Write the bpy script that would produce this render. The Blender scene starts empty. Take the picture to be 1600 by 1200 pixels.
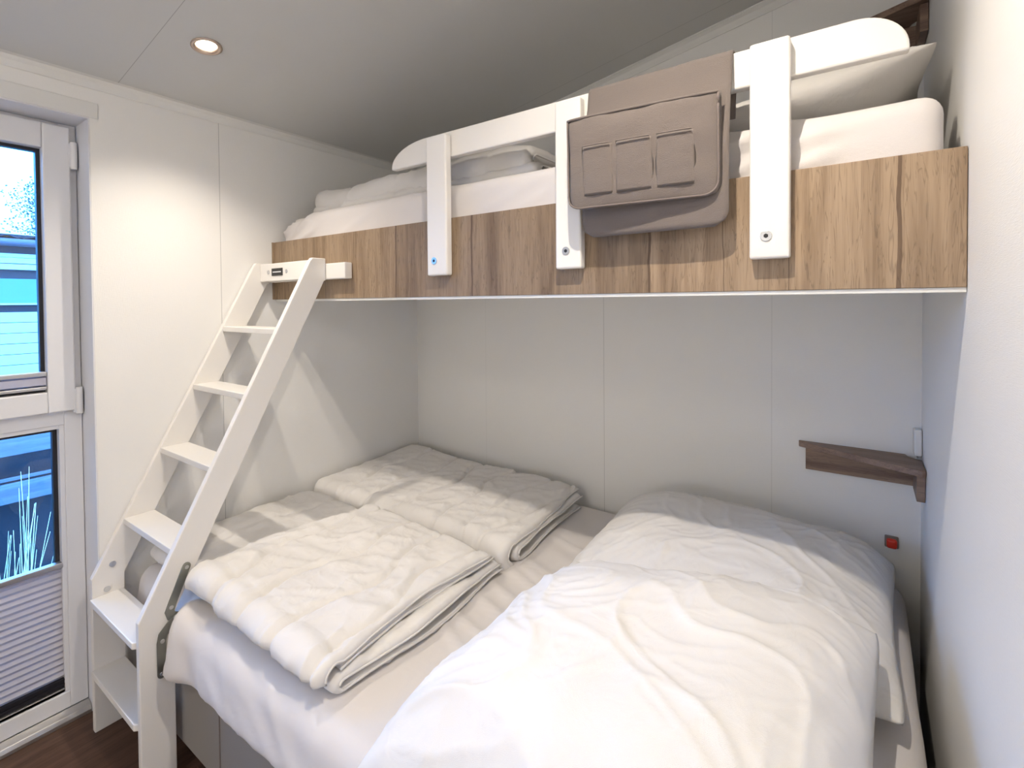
import bpy, bmesh, math, random
from mathutils import Vector, Matrix, noise
random.seed(7)
C = bpy.context.scene.collection
S = bpy.context.scene

# ---------------------------------------------------------------- camera
R_ = Vector((0.81625316, 0.57763899, -0.00799862)).normalized()
U_ = Vector((-0.00386956, 0.01931242, 0.99980601)).normalized()
F_ = Vector((-0.57768141, 0.81606386, -0.01799903)).normalized()
cd = bpy.data.cameras.new('camera'); cam = bpy.data.objects.new('camera', cd); C.objects.link(cam)
m = Matrix((R_, U_, -F_)).transposed().to_4x4(); m.translation = Vector((1.963, -1.8917, 1.323))
cam.matrix_world = m
cd.sensor_width = 36; cd.lens = 779.72 * 36 / 1600; cd.shift_y = (486.46 - 600) / 1600; cd.clip_start = 0.01
S.camera = cam

# ---------------------------------------------------------------- world, exposure
S.view_settings.view_transform = 'Standard'; S.view_settings.look = 'None'
S.view_settings.gamma = 1; S.view_settings.use_curve_mapping = False
S.view_settings.exposure = 1.30
w = bpy.data.worlds.new('sky'); S.world = w; w.use_nodes = True
wn = w.node_tree.nodes; wl = w.node_tree.links; wn.clear()
wo = wn.new('ShaderNodeOutputWorld'); bg = wn.new('ShaderNodeBackground')
tc = wn.new('ShaderNodeTexCoord'); sp = wn.new('ShaderNodeSeparateXYZ'); rp = wn.new('ShaderNodeValToRGB')
rp.color_ramp.elements[0].position = 0.0; rp.color_ramp.elements[0].color = (0.035, 0.27, 0.80, 1)
rp.color_ramp.elements[1].position = 0.6; rp.color_ramp.elements[1].color = (0.16, 0.38, 0.90, 1)
wl.new(tc.outputs['Generated'], sp.inputs[0]); wl.new(sp.outputs['Z'], rp.inputs[0])
wl.new(rp.outputs[0], bg.inputs[0]); bg.inputs[1].default_value = 9.0
wl.new(bg.outputs[0], wo.inputs[0])

LAMP_SPOTS = [(0.372, -1.195, 13.0), (1.67, -1.36, 26.0)]     # x, y, watts of the two recessed lamps
LAMP_COL = (1.0, 0.90, 0.77)

def ceil_z(x): return 2.02 + 0.18 * x

# ---------------------------------------------------------------- helpers
def new_mat(name):
    m = bpy.data.materials.new(name); m.use_nodes = True
    nt = m.node_tree; b = nt.nodes['Principled BSDF']
    return m, nt, b
def N(nt, t, **kw):
    n = nt.nodes.new(t)
    for k, v in kw.items(): setattr(n, k, v)
    return n
def math_n(nt, op, a, b=None, c=None):
    n = N(nt, 'ShaderNodeMath', operation=op)
    for i, v in enumerate((a, b, c)):
        if v is None: continue
        if isinstance(v, (int, float)): n.inputs[i].default_value = v
        else: nt.links.new(v, n.inputs[i])
    return n.outputs[0]
def geo_xyz(nt):
    g = N(nt, 'ShaderNodeNewGeometry'); s = N(nt, 'ShaderNodeSeparateXYZ')
    nt.links.new(g.outputs['Position'], s.inputs[0])
    return g.outputs['Position'], s.outputs
def plain(name, col, rough=0.5, metal=0.0, bump=0.0, bscale=200.0, spec=None):
    m, nt, b = new_mat(name)
    b.inputs['Base Color'].default_value = (*col, 1); b.inputs['Roughness'].default_value = rough
    b.inputs['Metallic'].default_value = metal
    if spec is not None: b.inputs['Specular IOR Level'].default_value = spec
    if bump:
        pos, _ = geo_xyz(nt)
        n = N(nt, 'ShaderNodeTexNoise'); n.inputs['Scale'].default_value = bscale; n.inputs['Detail'].default_value = 3
        nt.links.new(pos, n.inputs['Vector'])
        bp = N(nt, 'ShaderNodeBump'); bp.inputs['Strength'].default_value = bump; bp.inputs['Distance'].default_value = 0.002
        nt.links.new(n.outputs['Fac'], bp.inputs['Height']); nt.links.new(bp.outputs[0], b.inputs['Normal'])
    return m
def wall_mat(name, col, seams, axis, half=0.0011):
    """painted linen wallpaper board with thin panel joints at the given coordinates"""
    m, nt, b = new_mat(name); pos, xyz = geo_xyz(nt)
    b.inputs['Roughness'].default_value = 0.55; b.inputs['Specular IOR Level'].default_value = 0.3
    val = xyz['XYZ'.index(axis)]
    tot = None
    for s in seams:
        s, k = s if isinstance(s, tuple) else (s, 1.0)
        d = math_n(nt, 'ABSOLUTE', math_n(nt, 'SUBTRACT', val, s))
        l = math_n(nt, 'MULTIPLY', math_n(nt, 'LESS_THAN', d, half), k)
        tot = l if tot is None else math_n(nt, 'MAXIMUM', tot, l)
    n = N(nt, 'ShaderNodeTexNoise'); n.inputs['Scale'].default_value = 3.0
    nt.links.new(pos, n.inputs['Vector'])
    v = math_n(nt, 'MULTIPLY_ADD', n.outputs['Fac'], 0.04, 0.98)
    if tot is not None: v = math_n(nt, 'MULTIPLY', v, math_n(nt, 'MULTIPLY_ADD', tot, -0.38, 1.0))
    mx = N(nt, 'ShaderNodeVectorMath', operation='SCALE'); mx.inputs[0].default_value = col
    nt.links.new(v, mx.inputs['Scale']); nt.links.new(mx.outputs[0], b.inputs['Base Color'])
    # woven relief: two crossed stretched noises
    hs = []
    for sc in ((60, 60, 900), (900, 900, 60)):
        mp = N(nt, 'ShaderNodeMapping'); mp.inputs['Scale'].default_value = sc
        nt.links.new(pos, mp.inputs[0]); k = N(nt, 'ShaderNodeTexNoise'); k.inputs['Scale'].default_value = 1; k.inputs['Detail'].default_value = 1
        nt.links.new(mp.outputs[0], k.inputs['Vector']); hs.append(k.outputs['Fac'])
    bp = N(nt, 'ShaderNodeBump'); bp.inputs['Strength'].default_value = 0.22; bp.inputs['Distance'].default_value = 0.0015
    nt.links.new(math_n(nt, 'ADD', hs[0], hs[1]), bp.inputs['Height']); nt.links.new(bp.outputs[0], b.inputs['Normal'])
    return m
def wood_mat(name, lo, hi, grain='Z', planks=None, bumpk=0.35, dark=(0.09, 0.055, 0.035), crack=0.0016):
    """oak decor with grain along one axis; planks = joint coordinates along X with their tint"""
    m, nt, b = new_mat(name); pos, xyz = geo_xyz(nt)
    b.inputs['Roughness'].default_value = 0.5; b.inputs['Specular IOR Level'].default_value = 0.3
    sc = {'Z': (26, 26, 1.6), 'X': (1.6, 26, 26), 'Y': (26, 1.6, 26)}[grain]
    mp = N(nt, 'ShaderNodeMapping'); mp.inputs['Scale'].default_value = sc; nt.links.new(pos, mp.inputs[0])
    tint = None
    vec = mp.outputs[0]
    if planks:
        rr = N(nt, 'ShaderNodeValToRGB'); rr.color_ramp.interpolation = 'CONSTANT'
        els = rr.color_ramp.elements
        els[0].position = 0; els[0].color = (planks[0][1],) * 3 + (1,)
        els[1].position = planks[1][0] / 2.1; els[1].color = (planks[1][1],) * 3 + (1,)
        for x, t in planks[2:]:
            e = els.new(x / 2.1); e.color = (t, t, t, 1)
        wv = N(nt, 'ShaderNodeTexNoise'); wv.inputs['Scale'].default_value = 9; wv.inputs['Detail'].default_value = 3
        nt.links.new(pos, wv.inputs['Vector'])
        xw = math_n(nt, 'ADD', xyz['X'] if False else xyz[0], math_n(nt, 'MULTIPLY_ADD', wv.outputs['Fac'], 0.012, -0.006))
        nt.links.new(math_n(nt, 'DIVIDE', xw, 2.1), rr.inputs[0]); tint = rr.outputs[0]
        cb = N(nt, 'ShaderNodeCombineXYZ'); nt.links.new(math_n(nt, 'MULTIPLY', tint, 37.0), cb.inputs[2])
        av = N(nt, 'ShaderNodeVectorMath', operation='ADD'); nt.links.new(mp.outputs[0], av.inputs[0]); nt.links.new(cb.outputs[0], av.inputs[1])
        vec = av.outputs[0]
    n1 = N(nt, 'ShaderNodeTexNoise'); n1.inputs['Scale'].default_value = 1.0; n1.inputs['Detail'].default_value = 5; n1.inputs['Distortion'].default_value = 0.9
    nt.links.new(vec, n1.inputs['Vector'])
    n2 = N(nt, 'ShaderNodeTexNoise'); n2.inputs['Scale'].default_value = 7.0; n2.inputs['Detail'].default_value = 3
    nt.links.new(vec, n2.inputs['Vector'])
    f = math_n(nt, 'ADD', math_n(nt, 'MULTIPLY', n1.outputs['Fac'], 0.75), math_n(nt, 'MULTIPLY', n2.outputs['Fac'], 0.25))
    cr = N(nt, 'ShaderNodeValToRGB'); cr.color_ramp.elements[0].position = 0.34; cr.color_ramp.elements[0].color = (*lo, 1)
    cr.color_ramp.elements[1].position = 0.62; cr.color_ramp.elements[1].color = (*hi, 1)
    nt.links.new(f, cr.inputs[0]); col = cr.outputs[0]
    n3 = N(nt, 'ShaderNodeTexNoise'); n3.inputs['Scale'].default_value = 3.2; n3.inputs['Detail'].default_value = 2; n3.inputs['Distortion'].default_value = 2.2
    nt.links.new(vec, n3.inputs['Vector'])
    st = math_n(nt, 'MULTIPLY', math_n(nt, 'SUBTRACT', 1.0, math_n(nt, 'MINIMUM', math_n(nt, 'MULTIPLY', math_n(nt, 'ABSOLUTE', math_n(nt, 'SUBTRACT', n3.outputs['Fac'], .44)), 28.0), 1.0)), -.30)
    s0 = N(nt, 'ShaderNodeVectorMath', operation='SCALE'); nt.links.new(col, s0.inputs[0]); nt.links.new(math_n(nt, 'ADD', st, 1.0), s0.inputs['Scale']); col = s0.outputs[0]
    if planks:
        s = N(nt, 'ShaderNodeVectorMath', operation='SCALE'); nt.links.new(col, s.inputs[0])
        nt.links.new(math_n(nt, 'MULTIPLY_ADD', tint, 0.8, 0.6), s.inputs['Scale']); col = s.outputs[0]
        tot = None
        for i, (x, t) in enumerate(planks[1:]):
            d = math_n(nt, 'ABSOLUTE', math_n(nt, 'SUBTRACT', xw, x))
            wdt = math_n(nt, 'MULTIPLY', n1.outputs['Fac'], crack * (3.0 if i in (1, 2, 3, 6) else 0.8) * 1.2)
            l = math_n(nt, 'LESS_THAN', d, wdt); tot = l if tot is None else math_n(nt, 'MAXIMUM', tot, l)
        mx = N(nt, 'ShaderNodeMix', data_type='RGBA'); nt.links.new(math_n(nt, 'MULTIPLY', tot, 0.75), mx.inputs[0])
        nt.links.new(col, mx.inputs[6]); mx.inputs[7].default_value = (*dark, 1); col = mx.outputs[2]
    nt.links.new(col, b.inputs['Base Color'])
    bp = N(nt, 'ShaderNodeBump'); bp.inputs['Strength'].default_value = bumpk; bp.inputs['Distance'].default_value = 0.001
    nt.links.new(n2.outputs['Fac'], bp.inputs['Height']); nt.links.new(bp.outputs[0], b.inputs['Normal'])
    return m
def cloth_mat(name, col, weave=1400, bump=0.25, rough=0.85, wrinkle=0.0, wscale=18):
    m, nt, b = new_mat(name); pos, _ = geo_xyz(nt)
    b.inputs['Roughness'].default_value = rough; b.inputs['Specular IOR Level'].default_value = 0.15
    b.inputs['Sheen Weight'].default_value = 0.15
    b.inputs['Base Color'].default_value = (*col, 1)
    n = N(nt, 'ShaderNodeTexNoise'); n.inputs['Scale'].default_value = weave; nt.links.new(pos, n.inputs['Vector'])
    h = math_n(nt, 'MULTIPLY', n.outputs['Fac'], bump)
    if wrinkle:
        k = N(nt, 'ShaderNodeTexNoise'); k.inputs['Scale'].default_value = wscale; k.inputs['Detail'].default_value = 4; k.inputs['Distortion'].default_value = 1.5
        nt.links.new(pos, k.inputs['Vector'])
        h = math_n(nt, 'ADD', h, math_n(nt, 'MULTIPLY', k.outputs['Fac'], wrinkle))
    bp = N(nt, 'ShaderNodeBump'); bp.inputs['Strength'].default_value = 0.6; bp.inputs['Distance'].default_value = 0.006
    nt.links.new(h, bp.inputs['Height']); nt.links.new(bp.outputs[0], b.inputs['Normal'])
    return m

def thing(name, label, cat, loc=(0, 0, 0), group=None, kind=None):
    o = bpy.data.objects.new(name, None); C.objects.link(o); o.location = loc; o.empty_display_size = 0.05
    if kind: o['kind'] = kind
    else: o['label'] = label; o['category'] = cat
    if group: o['group'] = group
    return o
def world_loc(o):
    v = Vector((0, 0, 0))
    while o: v += Vector(o.location); o = o.parent
    return v
def obj(name, bm, mat, parent=None, loc=None, smooth=False, label=None, bevel=0.0, segs=2):
    """world-space bmesh -> object; origin at loc (top level) or at the centre of its geometry (part)"""
    bm.normal_update()
    if bevel:
        es = [e for e in bm.edges if len(e.link_faces) == 2 and e.calc_face_angle(0) > 0.5]
        bmesh.ops.bevel(bm, geom=es, offset=bevel, segments=segs, profile=0.5, affect='EDGES', clamp_overlap=True)
    me = bpy.data.meshes.new(name)
    if loc is None:
        vs = [v.co for v in bm.verts]
        loc = Vector(((min(v.x for v in vs) + max(v.x for v in vs)) / 2, (min(v.y for v in vs) + max(v.y for v in vs)) / 2, min(v.z for v in vs)))
    loc = Vector(loc)
    bmesh.ops.translate(bm, verts=bm.verts, vec=-loc)
    bm.to_mesh(me); bm.free()
    if smooth:
        for p in me.polygons: p.use_smooth = True
    me.materials.append(mat)
    o = bpy.data.objects.new(name, me); C.objects.link(o)
    if parent: o.parent = parent; o.location = loc - world_loc(parent)
    else: o.location = loc
    if label: o['label'] = label
    return o
def tag(o, label, cat, group=None, kind=None):
    o['label'] = label; o['category'] = cat
    if group: o['group'] = group
    if kind: o['kind'] = kind
    return o
def struct(name, bm, mat, parent=None, bevel=0.0, smooth=False):
    o = obj(name, bm, mat, parent, bevel=bevel, smooth=smooth)
    if not parent: o['kind'] = 'structure'
    return o
def bx(bm, x0, x1, y0, y1, z0, z1):
    vs = [bm.verts.new(p) for p in ((x0, y0, z0), (x1, y0, z0), (x1, y1, z0), (x0, y1, z0), (x0, y0, z1), (x1, y0, z1), (x1, y1, z1), (x0, y1, z1))]
    for f in ((0, 3, 2, 1), (4, 5, 6, 7), (0, 1, 5, 4), (1, 2, 6, 5), (2, 3, 7, 6), (3, 0, 4, 7)): bm.faces.new([vs[i] for i in f])
    return bm
def box(*a): return bx(bmesh.new(), *a)
def prism(pts, a0, a1, axis, bm=None):
    """extrude a 2-D outline; axis 'x': pts=(y,z); 'y': pts=(x,z); 'z': pts=(x,y)"""
    bm = bm or bmesh.new()
    def P(p, a): return {'x': (a, p[0], p[1]), 'y': (p[0], a, p[1]), 'z': (p[0], p[1], a)}[axis]
    A = [bm.verts.new(P(p, a0)) for p in pts]; B = [bm.verts.new(P(p, a1)) for p in pts]
    n = len(pts); bm.faces.new(A); bm.faces.new(B[::-1])
    for i in range(n): bm.faces.new((A[i], B[i], B[(i + 1) % n], A[(i + 1) % n]))
    bmesh.ops.recalc_face_normals(bm, faces=bm.faces)
    return bm
def cyl(c, r, h, axis='z', seg=24, bm=None, r2=None):
    bm = bm or bmesh.new()
    rot = {'z': Matrix(), 'x': Matrix.Rotation(math.pi / 2, 4, 'Y'), 'y': Matrix.Rotation(-math.pi / 2, 4, 'X')}[axis]
    bmesh.ops.create_cone(bm, cap_ends=True, segments=seg, radius1=r, radius2=r if r2 is None else r2, depth=h, matrix=Matrix.Translation(c) @ rot)
    return bm
def tube(pts, r, seg=8, bm=None):
    bm = bm or bmesh.new(); rings = []
    pts = [Vector(p) for p in pts]
    for i, p in enumerate(pts):
        t = (pts[min(i + 1, len(pts) - 1)] - pts[max(i - 1, 0)]).normalized()
        a = t.cross(Vector((0, 0, 1)))
        if a.length < 1e-3: a = t.cross(Vector((0, 1, 0)))
        a.normalize(); b2 = t.cross(a).normalized()
        rr = r[i] if isinstance(r, (list, tuple)) else r
        rings.append([bm.verts.new(p + (a * math.cos(2 * math.pi * k / seg) + b2 * math.sin(2 * math.pi * k / seg)) * rr) for k in range(seg)])
    for A, B in zip(rings, rings[1:]):
        for k in range(seg): bm.faces.new((A[k], A[(k + 1) % seg], B[(k + 1) % seg], B[k]))
    bm.faces.new(rings[0]); bm.faces.new(rings[-1][::-1])
    bmesh.ops.recalc_face_normals(bm, faces=bm.faces)
    return bm
def ns(x, y, z=0.0): return noise.noise(Vector((x, y, z)))
def ridge(x, y, z=0.0): return 1 - abs(noise.noise(Vector((x, y, z)))) * 2
def grid_shell(nu, nv, fn, bm=None):
    """closed shell from two sheets: fn(u, v, side) -> point; sheets share the border"""
    bm = bm or bmesh.new(); T = []; B = []
    for i in range(nu + 1):
        rt = []; rb = []
        for j in range(nv + 1):
            u = i / nu; v = j / nv
            t = bm.verts.new(fn(u, v, 1)); rt.append(t)
            rb.append(t if (i in (0, nu) or j in (0, nv)) else bm.verts.new(fn(u, v, -1)))
        T.append(rt); B.append(rb)
    for i in range(nu):
        for j in range(nv):
            bm.faces.new((T[i][j], T[i + 1][j], T[i + 1][j + 1], T[i][j + 1]))
            q = (B[i][j], B[i][j + 1], B[i + 1][j + 1], B[i + 1][j])
            try: bm.faces.new(q)
            except ValueError: pass
    bmesh.ops.recalc_face_normals(bm, faces=bm.faces)
    return bm
def soft_box(x0, x1, y0, y1, z0, z1, r, step, disp):
    """rounded box with a dense surface, displaced by disp(p, n) -> vector"""
    nx, ny, nz = [max(2, int((b - a) / step)) for a, b in ((x0, x1), (y0, y1), (z0, z1))]
    bm = bmesh.new(); cache = {}
    lo = Vector((x0, y0, z0)); hi = Vector((x1, y1, z1))
    def V(i, j, k):
        key = (i, j, k)
        if key in cache: return cache[key]
        # cosine-less even spacing, clamped to the core then pushed out
        p = Vector((x0 + (x1 - x0) * i / nx, y0 + (y1 - y0) * j / ny, z0 + (z1 - z0) * k / nz))
        q = Vector([min(max(p[a], lo[a] + r), hi[a] - r) for a in range(3)])
        d = p - q
        n = d.normalized() if d.length > 1e-9 else Vector((0, 0, 1))
        s = q + n * r
        cnt = (i in (0, nx)) + (j in (0, ny)) + (k in (0, nz))
        s += disp(s, n); cache[key] = bm.verts.new(s); return cache[key]
    def quad(a, b, c, d):
        try: bm.faces.new((a, b, c, d))
        except ValueError: pass
    for i in range(nx):
        for j in range(ny):
            for k in (0, nz): quad(V(i, j, k), V(i + 1, j, k), V(i + 1, j + 1, k), V(i, j + 1, k))
    for i in range(nx):
        for k in range(nz):
            for j in (0, ny): quad(V(i, j, k), V(i + 1, j, k), V(i + 1, j, k + 1), V(i, j, k + 1))
    for j in range(ny):
        for k in range(nz):
            for i in (0, nx): quad(V(i, j, k), V(i, j + 1, k), V(i, j + 1, k + 1), V(i, j, k + 1))
    bmesh.ops.recalc_face_normals(bm, faces=bm.faces)
    return bm
def sstep(a, b, x):
    t = min(max((x - a) / (b - a), 0), 1); return t * t * (3 - 2 * t)

# ---------------------------------------------------------------- materials
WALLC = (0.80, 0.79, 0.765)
M_left = wall_mat('wall_board_left', WALLC, [-0.996], 'Y')
M_back = wall_mat('wall_board_back', WALLC, [(0.466, .25), (1.0855, .75), (1.7045, .35)], 'X')
M_right = wall_mat('wall_board_right', WALLC, [-1.6], 'Y')
M_front = wall_mat('wall_board_front', WALLC, [0.6, 1.2], 'X')
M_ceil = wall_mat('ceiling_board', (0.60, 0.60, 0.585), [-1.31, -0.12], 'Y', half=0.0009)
M_trim = plain('trim_white', (0.72, 0.715, 0.69), 0.45)
M_floor = wood_mat('floor_vinyl', (0.06, 0.032, 0.022), (0.115, 0.062, 0.042), 'Y')
M_oak = wood_mat('oak_front', (0.185, 0.125, 0.078), (0.325, 0.235, 0.155), 'Z',
                 planks=[(0, .55), (0.476, .62), (0.729, .42), (1.045, .40), (1.565, .72), (1.722, .60), (1.842, .66), (2.011, .62)])
M_oakpl = wood_mat('oak_edge', (0.27, 0.19, 0.125), (0.42, 0.31, 0.21), 'Z')
M_shelf = wood_mat('shelf_wood', (0.15, 0.095, 0.07), (0.29, 0.20, 0.15), 'X')
M_white = plain('white_lacquer', (0.78, 0.755, 0.72), 0.38, spec=0.4)
M_pvc = plain('white_pvc', (0.72, 0.72, 0.74), 0.3)
M_sheet = cloth_mat('sheet', (0.70, 0.665, 0.65), wrinkle=0.5, wscale=14, rough=0.8)
M_duvet = cloth_mat('duvet_cloth', (0.76, 0.735, 0.71), wrinkle=.9, wscale=20)
M_pillow = cloth_mat('pillow_cloth', (0.80, 0.775, 0.74), wrinkle=1.0, wscale=11)
M_grey = cloth_mat('taupe_linen', (0.205, 0.172, 0.155), weave=900, bump=0.8, wrinkle=0.8, wscale=25)
M_greyd = cloth_mat('taupe_piping', (0.22, 0.18, 0.165), weave=900, bump=0.5)
M_metal = plain('zinc', (0.30, 0.31, 0.29), 0.32, 1.0)
M_screw = plain('screw_steel', (0.62, 0.63, 0.65), 0.28, 1.0)
M_dark = plain('dark_recess', (0.02, 0.02, 0.022), 0.5)
M_rub = plain('window_gasket', (0.012, 0.012, 0.018), 0.5)
M_alu = plain('aluminium', (0.55, 0.54, 0.53), 0.35, 0.9)
M_base = cloth_mat('grey_bed_cover', (0.24, 0.22, 0.205), weave=700, bump=0.6)
M_red = plain('red_plastic', (0.62, 0.03, 0.015), 0.35)
M_plug = plain('socket_plastic', (0.75, 0.75, 0.73), 0.35)
def glass_mat():
    m = bpy.data.materials.new('window_glass'); m.use_nodes = True; nt = m.node_tree; nt.nodes.clear()
    o = N(nt, 'ShaderNodeOutputMaterial'); t = N(nt, 'ShaderNodeBsdfTransparent'); g = N(nt, 'ShaderNodeBsdfGlossy')
    t.inputs[0].default_value = (0.90, 0.96, 0.97, 1); g.inputs['Roughness'].default_value = 0.02
    x = N(nt, 'ShaderNodeMixShader'); lw = N(nt, 'ShaderNodeFresnel'); lw.inputs[0].default_value = 1.45
    nt.links.new(lw.outputs[0], x.inputs[0]); nt.links.new(t.outputs[0], x.inputs[1]); nt.links.new(g.outputs[0], x.inputs[2])
    nt.links.new(x.outputs[0], o.inputs[0]); return m
M_glass = glass_mat()
def blind_mat():
    m, nt, b = new_mat('pleated_fabric')
    b.inputs['Base Color'].default_value = (0.60, 0.58, 0.62, 1); b.inputs['Roughness'].default_value = 0.8
    tr = N(nt, 'ShaderNodeBsdfTranslucent'); tr.inputs[0].default_value = (0.80, 0.72, 0.75, 1)
    mx = N(nt, 'ShaderNodeMixShader'); mx.inputs[0].default_value = 0.3
    nt.links.new(b.outputs[0], mx.inputs[1]); nt.links.new(tr.outputs[0], mx.inputs[2])
    nt.links.new(mx.outputs[0], nt.nodes['Material Output'].inputs[0]); return m
M_blind = blind_mat()
def emit_mat(name, col, st):
    m, nt, b = new_mat(name); b.inputs['Base Color'].default_value = (*col, 1)
    b.inputs['Emission Color'].default_value = (*col, 1); b.inputs['Emission Strength'].default_value = st; return m
M_bulb = emit_mat('lamp_glow', (1.0, 0.86, 0.68), 12.0)
M_ring = plain('satin_ring', (0.55, 0.45, 0.38), 0.3, 0.9)

# ---------------------------------------------------------------- the room
W = 2.1; YF = -4.2; WY0, WY1, WZ0, WZ1 = -2.30, -1.375, 0.0, 1.905
struct('floor', box(-0.16, W + .1, YF - .1, 0.1, -0.1, 0.0), M_floor)
b = bmesh.new()
bx(b, -0.16, 0, WY1, 0.1, 0, 2.02); bx(b, -0.16, 0, YF - .1, WY0, 0, 2.02)
bx(b, -0.16, 0, WY0, WY1, WZ1, 2.02)
struct('wall_left', b, M_left)
struct('wall_back', prism([(-.16, 0), (W + .1, 0), (W + .1, ceil_z(W + .1)), (-.16, ceil_z(-.16))], 0.0, 0.1, 'y'), M_back)
struct('wall_right', prism([(YF - .1, 0), (0, 0), (0, ceil_z(W)), (YF - .1, ceil_z(W))], W, W + .1, 'x'), M_right)
struct('wall_front', prism([(0, 0), (W, 0), (W, ceil_z(W)), (0, ceil_z(0))], YF - .1, YF, 'y'), M_front)
# ceiling board with round cut-outs for the lamps: built as a sloping slab
def hole_slab():
    bm = bmesh.new(); xs0, xs1, ys0, ys1 = -0.16, W + .1, YF - .1, 0.1
    R = 0.034; cuts = [(lx, ly) for lx, ly, _ in LAMP_SPOTS]
    # strips split so each hole sits in its own square cell
    xc = sorted({xs0, xs1, *[c[0] - .05 for c in cuts], *[c[0] + .05 for c in cuts]})
    yc = sorted({ys0, ys1, *[c[1] - .05 for c in cuts], *[c[1] + .05 for c in cuts]})
    def P(x, y): return (x, y, ceil_z(x))
    for a, b2 in zip(xc, xc[1:]):
        for c, d in zip(yc, yc[1:]):
            h = next(((x, y) for x, y in cuts if abs((a + b2) / 2 - x) < 1e-6 and abs((c + d) / 2 - y) < 1e-6), None)
            if h is None: bm.faces.new([bm.verts.new(P(*q)) for q in ((a, c), (b2, c), (b2, d), (a, d))])
            else:
                n = 32; inn = []; out = []
                for k in range(n):
                    t = 2 * math.pi * k / n; cx, sy = math.cos(t), math.sin(t); s = 0.05 / max(abs(cx), abs(sy))
                    inn.append(bm.verts.new(P(h[0] + R * cx, h[1] + R * sy))); out.append(bm.verts.new(P(h[0] + s * cx, h[1] + s * sy)))
                for k in range(n): bm.faces.new((inn[k], out[k], out[(k + 1) % n], inn[(k + 1) % n]))
    bmesh.ops.remove_doubles(bm, verts=bm.verts, dist=1e-5)
    fs = bm.faces[:]
    ext = bmesh.ops.extrude_face_region(bm, geom=fs)
    bmesh.ops.translate(bm, verts=[v for v in ext['geom'] if isinstance(v, bmesh.types.BMVert)], vec=(0, 0, 0.07))
    bmesh.ops.recalc_face_normals(bm, faces=bm.faces)
    return bm
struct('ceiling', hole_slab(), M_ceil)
# cornice profiles
def cornice(z): return [(0, z - .036), (.005, z - .038), (.008, z - .033), (.013, z - .022), (.022, z - .012), (.031, z - .006), (.036, z - .003), (.036, z + .001), (0, z + .001)]
zc = ceil_z(0)
b = bmesh.new(); pr = [(x, z + 0.012 + .18 * x - 0.0) for x, z in cornice(zc)]
prism([(max(p[0], 0.0005), min(p[1], ceil_z(p[0]) - .0008)) for p in pr], YF + .001, -.0005, 'y', b)
struct('trim_1', b, M_trim)
b = bmesh.new(); A = []; prof = [(0.0005, -.032), (.005, -.033), (.009, -.026), (.017, -.014), (.026, -.007), (.032, -.004), (.032, -.001), (0.0005, -.001)]
for x in (0.04, W - .001):
    A.append([b.verts.new((x, -y, ceil_z(x) + z)) for y, z in prof])
for i in range(len(prof)):
    j = (i + 1) % len(prof); b.faces.new((A[0][i], A[0][j], A[1][j], A[1][i]))
b.faces.new(A[0]); b.faces.new(A[1][::-1]); bmesh.ops.recalc_face_normals(b, faces=b.faces)
struct('trim_2', b, M_trim)
# flat casing strip over the window recess
struct('trim_3', box(0.0003, 0.004, WY0 - .03, WY1 + .02, WZ1 + .0, WZ1 + .048), M_trim, bevel=0.0015)
# floor strip along the window foot
struct('trim_4', prism([(-.150, 0.0005), (-.088, 0.0005), (-.088, .012), (-.094, .024), (-.119, .032), (-.150, .032)], WY0 + .0045, WY1 - .0045, 'y'), M_alu, bevel=0.002)
# painted reveal lining
b = bmesh.new(); bx(b, -.155, -.0, WY1 - .004, WY1 - .0003, WZ0 + .002, WZ1 - .001)
bx(b, -.155, -.0, WY0 + .001, WY0 + .004, WZ0 + .033, WZ1 - .001); bx(b, -.155, -.0, WY0 + .004, WY1 - .004, WZ1 - .004, WZ1 - .0003)
struct('trim_5', b, M_pvc)

# ---------------------------------------------------------------- window
win = thing('window_1', None, None, (-.12, (WY0 + WY1) / 2, WZ0), kind='structure')
FX = -.12                                                     # inner face of the fixed frame
def frame(y0, y1, z0, z1, wl_, wr, wb, wt, xa, xb, bv=.004):
    bm = bmesh.new()
    bx(bm, xa, xb, y0, y0 + wl_, z0, z1); bx(bm, xa, xb, y1 - wr, y1, z0, z1)
    bx(bm, xa, xb, y0 + wl_, y1 - wr, z0, z0 + wb); bx(bm, xa, xb, y0 + wl_, y1 - wr, z1 - wt, z1)
    return bm
g0 = WY0 + .005; g1 = WY1 - .005
b = bmesh.new()
bx(b, -.19, FX, g1 - .045, g1, .034, WZ1 - .005); bx(b, -.19, FX, g0, g0 + .045, .034, WZ1 - .005)
bx(b, -.19, FX, g0 + .045, g1 - .045, WZ1 - .045, WZ1 - .005); bx(b, -.19, FX, g0 + .045, g1 - .045, .945, 1.005)
bx(b, -.19, FX, g0 + .045, g1 - .045, .034, .085)
struct('window_frame', b, M_pvc, win, bevel=.002)
sy0, sy1, sz0, sz1 = WY0 + .03, -1.400, .990, 1.888
b = bmesh.new()
for (p0, p1, q0, q1) in ((sy1 - .066, sy1, sz0, sz1), (sy0, sy0 + .066, sz0, sz1), (sy0 + .066, sy1 - .066, sz0, sz0 + .066), (sy0 + .066, sy1 - .066, sz1 - .078, sz1)):
    bx(b, -.165, -.098, p0, p1, q0, q1)
sash = struct('window_sash', b, M_pvc, win, bevel=.004)
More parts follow.
